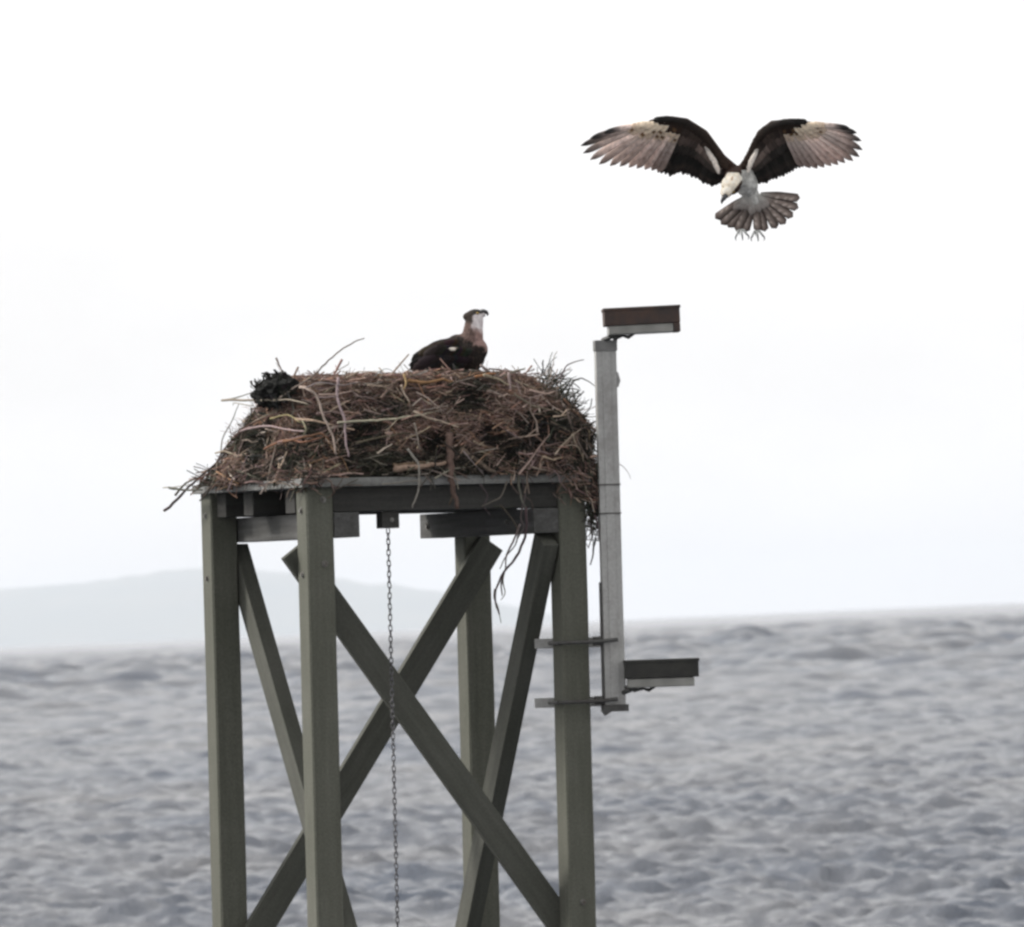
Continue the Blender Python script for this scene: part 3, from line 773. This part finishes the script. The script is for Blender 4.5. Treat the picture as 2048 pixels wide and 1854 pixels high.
# ---- perched osprey --------------------------------------------------
BY = BD + 0.86
pb0 = P(905, 752, BY)
ob = empty('osprey', 'dark brown osprey sitting on the nest rim with its head raised', 'bird', Matrix.Translation(pb0), group='ospreys')
def q1(u, v, dd=0.0): return P(u, v, BY + dd) - pb0
core = MB()
def ell(mbx, u, v, ru, rv, rd, ang=0.0, dd=0.0, q=q1):
    mbx.ellipsoid(q(u, v, dd), ru / PPM, rd, rv / PPM, Matrix.Rotation(R(ang), 3, 'Y'), 18, 12)
ell(core, 905, 722, 50, 33, .075, -22)
ell(core, 935, 711, 35, 36, .077, -50)
ell(core, 947, 700, 29, 27, .068, 0)
ell(core, 870, 728, 44, 21, .055, -28)
ell(core, 930, 688, 26, 22, .058, -30)
capsule(core, q1(943, 690), q1(947, 655), .060, .048)
capsule(core, q1(946, 662), q1(949, 640), .049, .045)
ell(core, 948, 633, 20, 14.5, .040, -14)       # head
ell(core, 936, 632, 11, 8, .028, -20)
ell(core, 958, 629, 13, 8.5, .024, -8)
ell(core, 895, 742, 45, 16, .07, 0)
ell(core, 893, 701, 42, 22, .062, -27)
ell(core, 912, 690, 24, 20, .058, -35)
v_, f_ = remeshed(core, 0.0045, 4)
body = MB()
def colp(p):
    # plumage pattern, in the bird's own side view (along = towards the beak, up)
    w_ = Vector(p) + pb0
    c = CM.inverted() @ w_; u = 1024 + F * c.x / -c.z; v = 927 - F * c.y / -c.z
    dep = (w_.y - BY)
    n = noise.noise(Vector((u * .12, v * .12, dep * 30))); n2 = noise.noise(Vector((u * .35, v * .2, dep * 60)))
    dark = (42, 38, 36); 
    if n2 > .15: dark = (60, 52, 48)
    c_ = dark; st = lambda x, w_=4.0: max(0, min(1, .5 + x / w_))
    nn_ = n * 9 + n2 * 4
    neck = lerp3(lerp3((84, 70, 66), (112, 94, 88), .5 + n2), (156, 130, 124), st(u - 948 + nn_, 14))
    c_ = lerp3(dark, neck, st(688 - v + nn_ - (946 - u) * .55, 10) * st(u - 918 + nn_, 8))
    c_ = lerp3(c_, lerp3((214, 206, 208), (240, 236, 236), .5 + n), st(660 - v + nn_ * .7 + (u - 955) * .4, 12) * st(u - 943 + nn_ * .5, 7))
    top = 629 - (u - 927) * 0.23
    c_ = lerp3(c_, (52, 49, 46), st(top + 6.0 + nn_ * .3 - v, 3.5))
    c_ = lerp3(c_, (60, 54, 50), st(945 - u + nn_ * .3, 4) * st(646 - v + nn_ * .3, 6))
    return lin(*c_)
body.add(v_, f_, [colp(x) for x in v_])
# folded wing feathers on the camera side: coverts, secondaries and long primaries
def wing_side(side):
    dd = -0.07 * side
    nr = Vector((0, -side, 0.1))
    rows = [  # start, end of root line; tip offset; count; width
        ((950, 700), (880, 690), (-34, 24), 12, .045, (44, 40, 38)),
        ((945, 716), (872, 712), (-40, 20), 11, .050, (36, 33, 32)),
        ((935, 728), (868, 722), (-46, 17), 10, .052, (30, 28, 27)),
        ((915, 680), (868, 690), (-32, 20), 8, .040, (56, 46, 43)),
    ]
    for k, (a, b_, tp, n, wd, c) in enumerate(rows):
        for i in range(n):
            f = i / (n - 1); u = a[0] + (b_[0] - a[0]) * f; v = a[1] + (b_[1] - a[1]) * f + random.uniform(-1.5, 1.5)
            bulge = 0.028 * math.sin(min(1, max(0, (u - 820) / 150)) * math.pi)
            rt = q1(u, v, dd * .72 - side * (bulge + .006 * (3 - k))); tp_ = q1(u + tp[0] + random.uniform(-3, 3), v + tp[1] + random.uniform(-2, 2), dd * .55 - side * (bulge * .5 + .004 * (3 - k)))
            cc = tuple(x * random.uniform(.85, 1.2) for x in c)
            feather(body, rt, tp_, wd, nr, lambda t, s, cc=cc: lin(*lerp3(cc, (92, 80, 74), max(0, (t - .86) * 3) * .6)), 0.03, n=6)
    for i in range(9):
        f = i / 8; rt = q1(905 - 26 * f, 680 + 8 * f, dd * .3 - side * .006); feather(body, rt, q1(856 - 34 * f, 697 + 24 * f, dd * .3), .045, nr, lambda t, s: lin(*lerp3((48, 42, 40), (30, 28, 27), t)), 0.03, n=7)
    for i in range(7):
        f = i / 6
        rt = q1(885 - 10 * f, 698 + 14 * f, dd * .6 - side * .01); tp_ = q1(817 + 7 * f + (3 if i % 2 else 0), 731 + 6 * f - 3 * (i % 2), -side * .020)
        feather(body, rt, tp_, .034, nr, lambda t, s: lin(*lerp3((38, 34, 33), (24, 23, 23), t)), 0.02, n=8)
wing_side(1); wing_side(-1)
for i in range(6):      # tail, held low behind the wing tips
    feather(body, q1(862, 728, (i - 2.5) * .012), q1(817 + abs(i - 2.5) * 2, 748, (i - 2.5) * .02), .035, (0.2, -.5, 1), lambda t, s: lin(*lerp3((74, 60, 56), (100, 80, 74), .5 + .5 * math.sin(t * 30))), 0.01)
# white patch of down showing through the folded wing, small pale streak on the thigh
for i in range(7):
    feather(body, q1(917 - i * .8, 695.5 + i * .5, -.112 - .0015 * i), q1(897 + 2.0 * i, 699 + (i % 3 - 1) * 1.6, -.117), .0085, (0, -1, .1), lambda t, s: lin(*lerp3((110, 100, 92), (230, 224, 216), (t - .25) * 2.5)), 0.02, n=5)
for i in range(4):
    feather(body, q1(906 + i * 1.5, 727 + i * 2, -.122), q1(911 + i * 1.6, 745 + i * 1.5, -.120), .012, (0, -1, .1), lambda t, s: lin(74, 72, 72), 0.02, n=5)
body.build('body', M_feather, ob, smooth=True)
mb = MB()
bk = [q1(962, 625), q1(968, 623.5), q1(973, 624.5), q1(975.5, 628.5), q1(974.5, 632)]
mb.tube(bk, [.019, .016, .012, .007, .0015], 10, flat=.75)
mb.tube([q1(962, 630), q1(968, 631), q1(971, 631)], [.010, .008, .002], 8)
MBEAK = metal_mat('beak_horn', (0.035, 0.036, 0.04, 1), (0.02, 0.02, 0.02, 1), .4, 0, .4)
mb.build('beak', MBEAK, ob, smooth=True)
m, t, b = new_mat('bird_eye'); M_eye = m; b.inputs['Base Color'].default_value = (0.25, 0.16, 0.02, 1); b.inputs['Roughness'].default_value = .1
for sgn in (-1, 1):
    mb = MB(); c = q1(955, 627, sgn * 0.031); mb.ellipsoid(c, .0075, .0075, .0075, col=lin(200, 150, 20)); 
    e = mb.build('eye', M_eye, ob, smooth=True)
    mb = MB(); mb.ellipsoid(c + Vector((0, sgn * .0048, 0)), .004, .004, .004); mb.build('pupil', MBEAK, e, smooth=True)
M_foot = metal_mat('foot_skin', (0.42, 0.43, 0.42, 1), (0.3, 0.3, 0.3, 1), .4, 0, .7, 30)
def foot(parent, ankle, fwd, up, size=1.0, curl=0.6):
    fwd = Vector(fwd).normalized(); up = Vector(up).normalized(); sd_ = fwd.cross(up).normalized()
    f = MB(); tal = MB(); A = Vector(ankle)
    f.ellipsoid(A, .012 * size, .012 * size, .011 * size)
    for a in (-38, 0, 38, 180):
        d = (fwd * math.cos(R(a)) + sd_ * math.sin(R(a))).normalized()
        L_ = (.05 if a != 180 else .036) * size
        pts = [A, A + d * L_ * .5 + up * .003, A + d * L_ - up * L_ * curl * .35]
        f.tube(pts, [.009 * size, .0075 * size, .006 * size], 8)
        e = pts[-1]; tal.tube([e - d * .002, e + d * .012 * size - up * .006, e + d * .014 * size - up * .02 * size, e + d * .004 * size - up * .032 * size], [.0052 * size, .0045 * size, .003 * size, .0006], 7)
    o = f.build('foot', M_foot, parent, smooth=True); tal.build('talons', MBEAK, o, smooth=True); return o
for sgn in (-1, 1): foot(ob, q1(925, 756, sgn * .04), (1, 0, 0), (0, 0, 1))

# ---- flying osprey ---------------------------------------------------
FY = 49.9
pf0 = P(1480, 440, FY)
of = empty('osprey', 'hovering osprey with spread wings and fanned tail above the floodlight', 'bird', Matrix.Translation(pf0), group='ospreys')
def q2(u, v, dd=0.0): return P(u, v, FY + dd) - pf0
core = MB()
def el2(u, v, ru, rv, rd, ang=0.0, dd=0.0): ell(core, u, v, ru, rv, rd, ang, dd, q2)
el2(1478, 348, 30, 17, .10, 0, .06)            # shoulders
el2(1491, 366, 24, 30, .10, -22, .05)          # breast
el2(1506, 393, 14, 30, .06, -20, .07)          # belly
el2(1466, 358, 20, 20, .07, 0, -.06)           # neck
capsule(core, q2(1478, 352, .0), q2(1464, 366, -.12), .050, .043)
el2(1462, 370, 20, 20, .055, 20, -.16)          # head
ell(core, 1453, 383, 12, 14, .034, 28, -.185, q2)
# arms inside the wings
LW = [(1470, 345, .05), (1442, 318, .02), (1408, 268, -.05), (1372, 243, -.12), (1330, 237, -.14), (1300, 243, -.10)]
RW = [(1486, 342, .05), (1506, 312, .02), (1522, 268, -.05), (1545, 248, -.10), (1590, 243, -.14), (1625, 247, -.10)]
for ch in (LW, RW):
    for i in range(len(ch) - 1):
        r0 = [.034, .028, .023, .018, .014, .008][i]; r1 = [.034, .028, .023, .018, .014, .008][i + 1]
        capsule(core, q2(*ch[i]), q2(*ch[i + 1]), r0, r1)
# thighs and legs hanging in front of the tail
for (a, b_) in (((1500, 408, .11), (1482, 460, .10)), ((1512, 408, .11), (1513, 462, .10))):
    capsule(core, q2(*a), q2((a[0] + b_[0]) / 2, (a[1] + b_[1]) / 2, .11), .028, .018); capsule(core, q2((a[0] + b_[0]) / 2, (a[1] + b_[1]) / 2, .11), q2(*b_), .016, .009)
v_, f_ = remeshed(core, 0.0045, 3)
def uvw(p, o0):
    w_ = Vector(p) + o0; c = CM.inverted() @ w_; return 1024 + F * c.x / -c.z, 927 - F * c.y / -c.z, w_.y
def colf(p):
    u, v, y = uvw(p, pf0); dd = y - FY
    n = noise.noise(Vector((u * .15, v * .15, dd * 30))); n2 = noise.noise(Vector((u * .4, v * .25, dd * 50)))
    c = lerp3((52, 40, 36), (74, 56, 48), .5 + n)                      # brown mantle and leading edge
    if v > 352 + (1500 - u) * .8 + n * 5 or v > 392: c = lerp3((190, 190, 186), (214, 214, 210), .5 + n)  # white belly
    if u > 1483 + n * 4 and v > 340: c = lerp3((180, 180, 176), (222, 222, 218), .5 + n)
    if dd < -.10 and 1435 < u < 1486 and v > 345:                         # head
        c = lerp3((244, 232, 212), (250, 246, 236), .5 + n)
        s = (u - 1443) * .60 + (v - 402) * .80                          # distance along the stripe side
        a = (u - 1445) * 0.80 - (402 - v) * 0.62
        if a > 5.0 + n: c = (60, 46, 40)
        if abs(u - 1464 + n * 2) < 2.2 and abs(v - 357) < 4: c = (186, 156, 130)
    return lin(*c)
body = MB(); body.add(v_, f_, [colf(x) for x in v_])

def poly(pts, f):
    """point at fraction f along an image-space polyline of (u, v)"""
    L_ = [0.0]
    for i in range(1, len(pts)): L_.append(L_[-1] + math.hypot(pts[i][0] - pts[i-1][0], pts[i][1] - pts[i-1][1]))
    s = f * L_[-1]
    for i in range(1, len(pts)):
        if s <= L_[i] + 1e-9:
            k = (s - L_[i-1]) / max(1e-6, L_[i] - L_[i-1]); return tuple(pts[i-1][j] + (pts[i][j] - pts[i-1][j]) * k for j in range(len(pts[0])))
    return pts[-1]
MAUVE, CREAM, DARK, TIP = (150, 130, 124), (240, 227, 206), (60, 57, 54), (62, 56, 54)
def wing(root, tips_in, tips_out, bones_in, bones_out, wrist_c, white, sgn):
    # secondaries, forearm to rear edge: inner-wing shade put into their dark colour
    nin = 15
    for i in range(nin):
        f = i / (nin - 1); rt = poly(bones_in, f); tp = poly(tips_in, f)
        j = 3.0 * ((i * 37) % 5 - 2) / 2
        col = lerp3(DARK, (34, 33, 32), random.random())
        feather(body, q2(rt[0], rt[1], rt[2] + .02), q2(tp[0] , tp[1] + j * .5, tp[2] + .012 + .003 * (i % 2)), .062, (sgn * .2, -1, .15), lambda t, s, col=col: lin(*lerp3(col, (92, 76, 68), .5 * abs(s) * (t > .75) + .18 * max(0, math.sin(t * 26)))), .03, n=10)
    # primaries: pale vanes with dark tips
    no = len(tips_out)
    for i, tp in enumerate(tips_out):
        f = i / (no - 1); rt = poly(bones_out, f)
        dk = .08 + .42 * f ** 2.2; k = random.uniform(.84, 1.14); ph_ = random.uniform(0, 6)
        def cf(t, s, f=f, k=k, dk=dk, ph_=ph_):
            c = lerp3(lerp3((238, 222, 206), (218, 204, 198), t * 2), (178, 158, 150), (t - .3) * 1.6)
            bar = max(0, math.sin(t * 30 + s * 2 + ph_)) * .34 * (s > -.3); c = lerp3(c, (96, 80, 74), bar)
            c = lerp3(c, (50, 48, 48), (t - (1.02 - dk)) * 2.6 * (.45 + f))
            return lin(*[x * k for x in c])
        feather(body, q2(rt[0], rt[1], rt[2]), q2(*tp), .056 - .030 * f, (sgn * -.15, -1, .1), cf, .035, n=14, side_curve=-.02 * sgn, tipround=.4)
    # coverts over the inner wing
    for row in range(3):
        for i in range(13):
            f = (i + .5 * (row % 2)) / 13; b_ = poly(bones_in, f); t_ = poly(tips_in, f)
            a0 = -.06 + .17 * row; a1 = a0 + .30
            r0 = tuple(b_[j] + (t_[j] - b_[j]) * a0 for j in range(3)); r1 = tuple(b_[j] + (t_[j] - b_[j]) * a1 for j in range(3))
            base_c = ((72, 62, 57), (88, 77, 72), (58, 54, 51))[max(0, row)]
            if f < .6 and row >= 1: base_c = ((128, 114, 107), (84, 76, 72))[row - 1]
            k = random.uniform(.85, 1.15)
            feather(body, q2(r0[0], r0[1], r0[2] - .016 + .005 * row), q2(r1[0], r1[1], r1[2] - .014 + .005 * row), .040, (sgn * .2, -1, .1), lambda t, s, c=base_c, k=k: lin(*[x * k for x in lerp3(c, (90, 76, 68), .3 * (t > .8))]), .05, n=5)
    # coverts over the hand: cream, with dark spots
    for row in range(3):
        for i in range(9):
            f = i / 8; b_ = poly(bones_out, f * .95); t_ = tips_out[min(no - 1, int(f * (no - 1)))]
            a0 = .0 + .09 * row; a1 = a0 + .20 - .04 * f
            r0 = tuple(b_[j] + (t_[j] - b_[j]) * a0 for j in range(3)); r1 = tuple(b_[j] + (t_[j] - b_[j]) * a1 for j in range(3))
            c0 = lerp3(CREAM, (190, 168, 150), .25 * row + .35 * abs(f - .4)); spot = random.random() < .26
            if row == 0 and f < .35: c0 = (60, 48, 42)
            feather(body, q2(r0[0], r0[1], r0[2] - .022 + .006 * row), q2(r1[0], r1[1], r1[2] - .016 + .004 * row), .034, (0, -1, .1), lambda t, s, c=c0, sp=spot: lin(*((112, 88, 66) if (sp and .45 < t < .8 and abs(s) < .6) else c)), .05, n=6)
    # white strip along the armpit and dark leading edge
    for i in range(22):
        f = (i + random.random()) / 23; a = poly(white, f * .84); b_ = poly(white, min(1, f * .84 + .20)); j = random.uniform(-1.6, 1.6)
        wd = .009 + .016 * math.sin(math.pi * min(1, f * .8 + .12)) ; k = random.uniform(.86, 1.0) * (.72 + .28 * min(1, f * 3))
        feather(body, q2(a[0] + j, a[1] - j * .4, a[2] - .0004 * i), q2(b_[0] + j * .4, b_[1], b_[2] - .0004 * i), wd, (0, -1, .1), lambda t, s, k=k: lin(244 * k, 236 * k, 228 * k), .02, n=5)
    for i in range(16):
        f = .42 + .55 * i / 15; b_ = poly(root, f); L_ = 17 - 9 * max(0, f - .6)
        feather(body, q2(b_[0], b_[1] - 1, b_[2] - .012), q2(b_[0] + sgn * 3, b_[1] + L_, b_[2] - .012), .034, (0, -1, .1), lambda t, s: lin(50, 42, 38), .02, n=5)
    for i in range(18):
        f = i / 17; b_ = poly(root, f * .9); c_ = poly(root, min(1, f * .9 + .12))
        feather(body, q2(b_[0], b_[1] - 1.0, b_[2] - .03), q2(c_[0], c_[1] + 2, c_[2] - .026), .040 - .012 * f, (0, -1, .2), lambda t, s, f=f: lin(*lerp3((60, 48, 42), (38, 37, 36), f)), .03, n=5)
# left wing of the picture
wing(root=[(1456, 338, .0), (1440, 312, .0), (1425, 287, -.03), (1405, 264, -.06), (1380, 245, -.11), (1352, 237, -.13), (1318, 236, -.14), (1306, 240, -.13)],
     tips_in=[(1441, 368, .10), (1424, 372, .10), (1408, 368, .10), (1392, 357, .09), (1374, 350, .08), (1355, 347, .07), (1338, 352, .06), (1322, 346, .05)],
     tips_out=[(1316, 345, .02), (1304, 341, .01), (1290, 339, .0), (1274, 337, -.01), (1258, 335, -.02), (1240, 333, -.03), (1220, 332, -.05), (1198, 329, -.07), (1180, 320, -.09), (1166, 307, -.10), (1161, 292, -.11), (1180, 277, -.13), (1206, 266, -.14)],
     bones_in=[(1446, 326, .0), (1430, 302, -.02), (1410, 275, -.05), (1385, 255, -.10), (1362, 246, -.12)],
     bones_out=[(1362, 250, -.11), (1345, 247, -.12), (1325, 245, -.13), (1305, 245, -.13), (1290, 248, -.13)],
     wrist_c=(1310, 262), white=[(1409, 293, -.085), (1422, 312, -.075), (1432, 330, -.07), (1439, 348, -.06)], sgn=1)
wing(root=[(1484, 335, .0), (1496, 318, .0), (1506, 295, -.03), (1517, 270, -.06), (1535, 252, -.10), (1558, 244, -.13), (1590, 241, -.14), (1615, 243, -.13)],
     tips_in=[(1506, 362, .10), (1518, 366, .10), (1532, 367, .10), (1546, 359, .09), (1562, 354, .08), (1574, 350, .07), (1586, 341, .06), (1600, 335, .05)],
     tips_out=[(1606, 334, .02), (1620, 336, .01), (1634, 337, .0), (1648, 335, -.01), (1662, 332, -.02), (1676, 330, -.03), (1690, 326, -.05), (1706, 322, -.07), (1719, 314, -.09), (1725, 300, -.10), (1723, 282, -.11), (1714, 266, -.13), (1700, 257, -.14)],
     bones_in=[(1490, 330, .0), (1502, 308, -.02), (1518, 280, -.05), (1540, 260, -.10), (1566, 249, -.12)],
     bones_out=[(1566, 252, -.11), (1582, 249, -.12), (1600, 247, -.13), (1616, 247, -.13), (1628, 249, -.13)],
     wrist_c=(1610, 262), white=[(1516, 296, -.085), (1508, 312, -.075), (1500, 328, -.07), (1495, 346, -.06)], sgn=-1)
# tail fan
tails = [(1600, 396), (1597, 416), (1586, 434), (1571, 448), (1553, 457), (1530, 463), (1516, 462), (1490, 464), (1473, 463), (1456, 455), (1442, 449), (1430, 437)]
for i, (u, v) in enumerate(tails):
    k = random.uniform(.9, 1.1)
    def cf(t, s, k=k):
        bar = math.sin(t * 34 + s) ; c = (146, 134, 128) if s < .1 else (104, 94, 89)
        if bar > .1 and s < 0: c = lerp3(c, (226, 214, 204), .65 * (t > .35))
        c = lerp3(c, (78, 68, 64), (t - .88) * 7)
        c = lerp3(c, (70, 60, 56), .8 * (abs(s) > .9))
        c = lerp3((190, 188, 184), c, t * 2.9)
        return lin(*[x * k for x in c])
    # roots lie side by side on the tail base
    ru = 1512 + (u - 1512) * .10; feather(body, q2(ru, 392 + abs(i - 5.5) * -.8, .075), q2(u, v, .05 + .006 * (i % 2)), .043, (0, -1, .25), cf, .02, n=14, tipround=.16)
# under-tail coverts
for i in range(9):
    f = i / 8 - .5
    feather(body, q2(1504 + f * 16, 388, .025), q2(1502 + f * 72 + random.uniform(-3, 3), 428 - abs(f) * 22 + random.uniform(-4, 4), .03), .036, (0, -1, .2), lambda t, s: lin(*lerp3((190, 190, 186), (140, 132, 128), t)), .04, n=6)
body.build('body', M_feather, of, smooth=True)
mb = MB(); mb.tube([q2(1452, 391, -.205), q2(1447, 397, -.215), q2(1444, 402, -.213), q2(1443, 408, -.20)], [.015, .012, .008, .0015], 10); mb.build('beak', MBEAK, of, smooth=True)
for (u, v, dd) in ((1467, 384, -.198), (1447, 374, -.195)):
    mb = MB(); c = q2(u, v, dd); mb.ellipsoid(c, .0065, .0065, .0065); e = mb.build('eye', M_eye, of, smooth=True)
    mb = MB(); mb.ellipsoid(c + Vector((0, -.004, 0)), .0038, .0038, .0038); mb.build('pupil', MBEAK, e, smooth=True)
foot(of, q2(1481, 460, .06), (.15, -1, -.35), (0, -.35, 1), .85, 1.0)
foot(of, q2(1513, 462, .06), (.1, -1, -.35), (0, -.35, 1), .85, 1.0)

# ------------------------------------------------------------------ haze
mb = MB(); mb.box((-140000, -2000, -6), (140000, 95000, 520))
m = bpy.data.materials.new('haze'); m.use_nodes = True; t = m.node_tree; t.nodes.clear()
pv = t.nodes.new('ShaderNodeVolumePrincipled'); pv.inputs['Color'].default_value = (0.86, 0.915, 1.0, 1); pv.inputs['Density'].default_value = 1.9e-5; pv.inputs['Anisotropy'].default_value = 0.2
mo = t.nodes.new('ShaderNodeOutputMaterial'); t.links.new(pv.outputs[0], mo.inputs['Volume'])
mb.build('haze', m, None, kind='stuff')
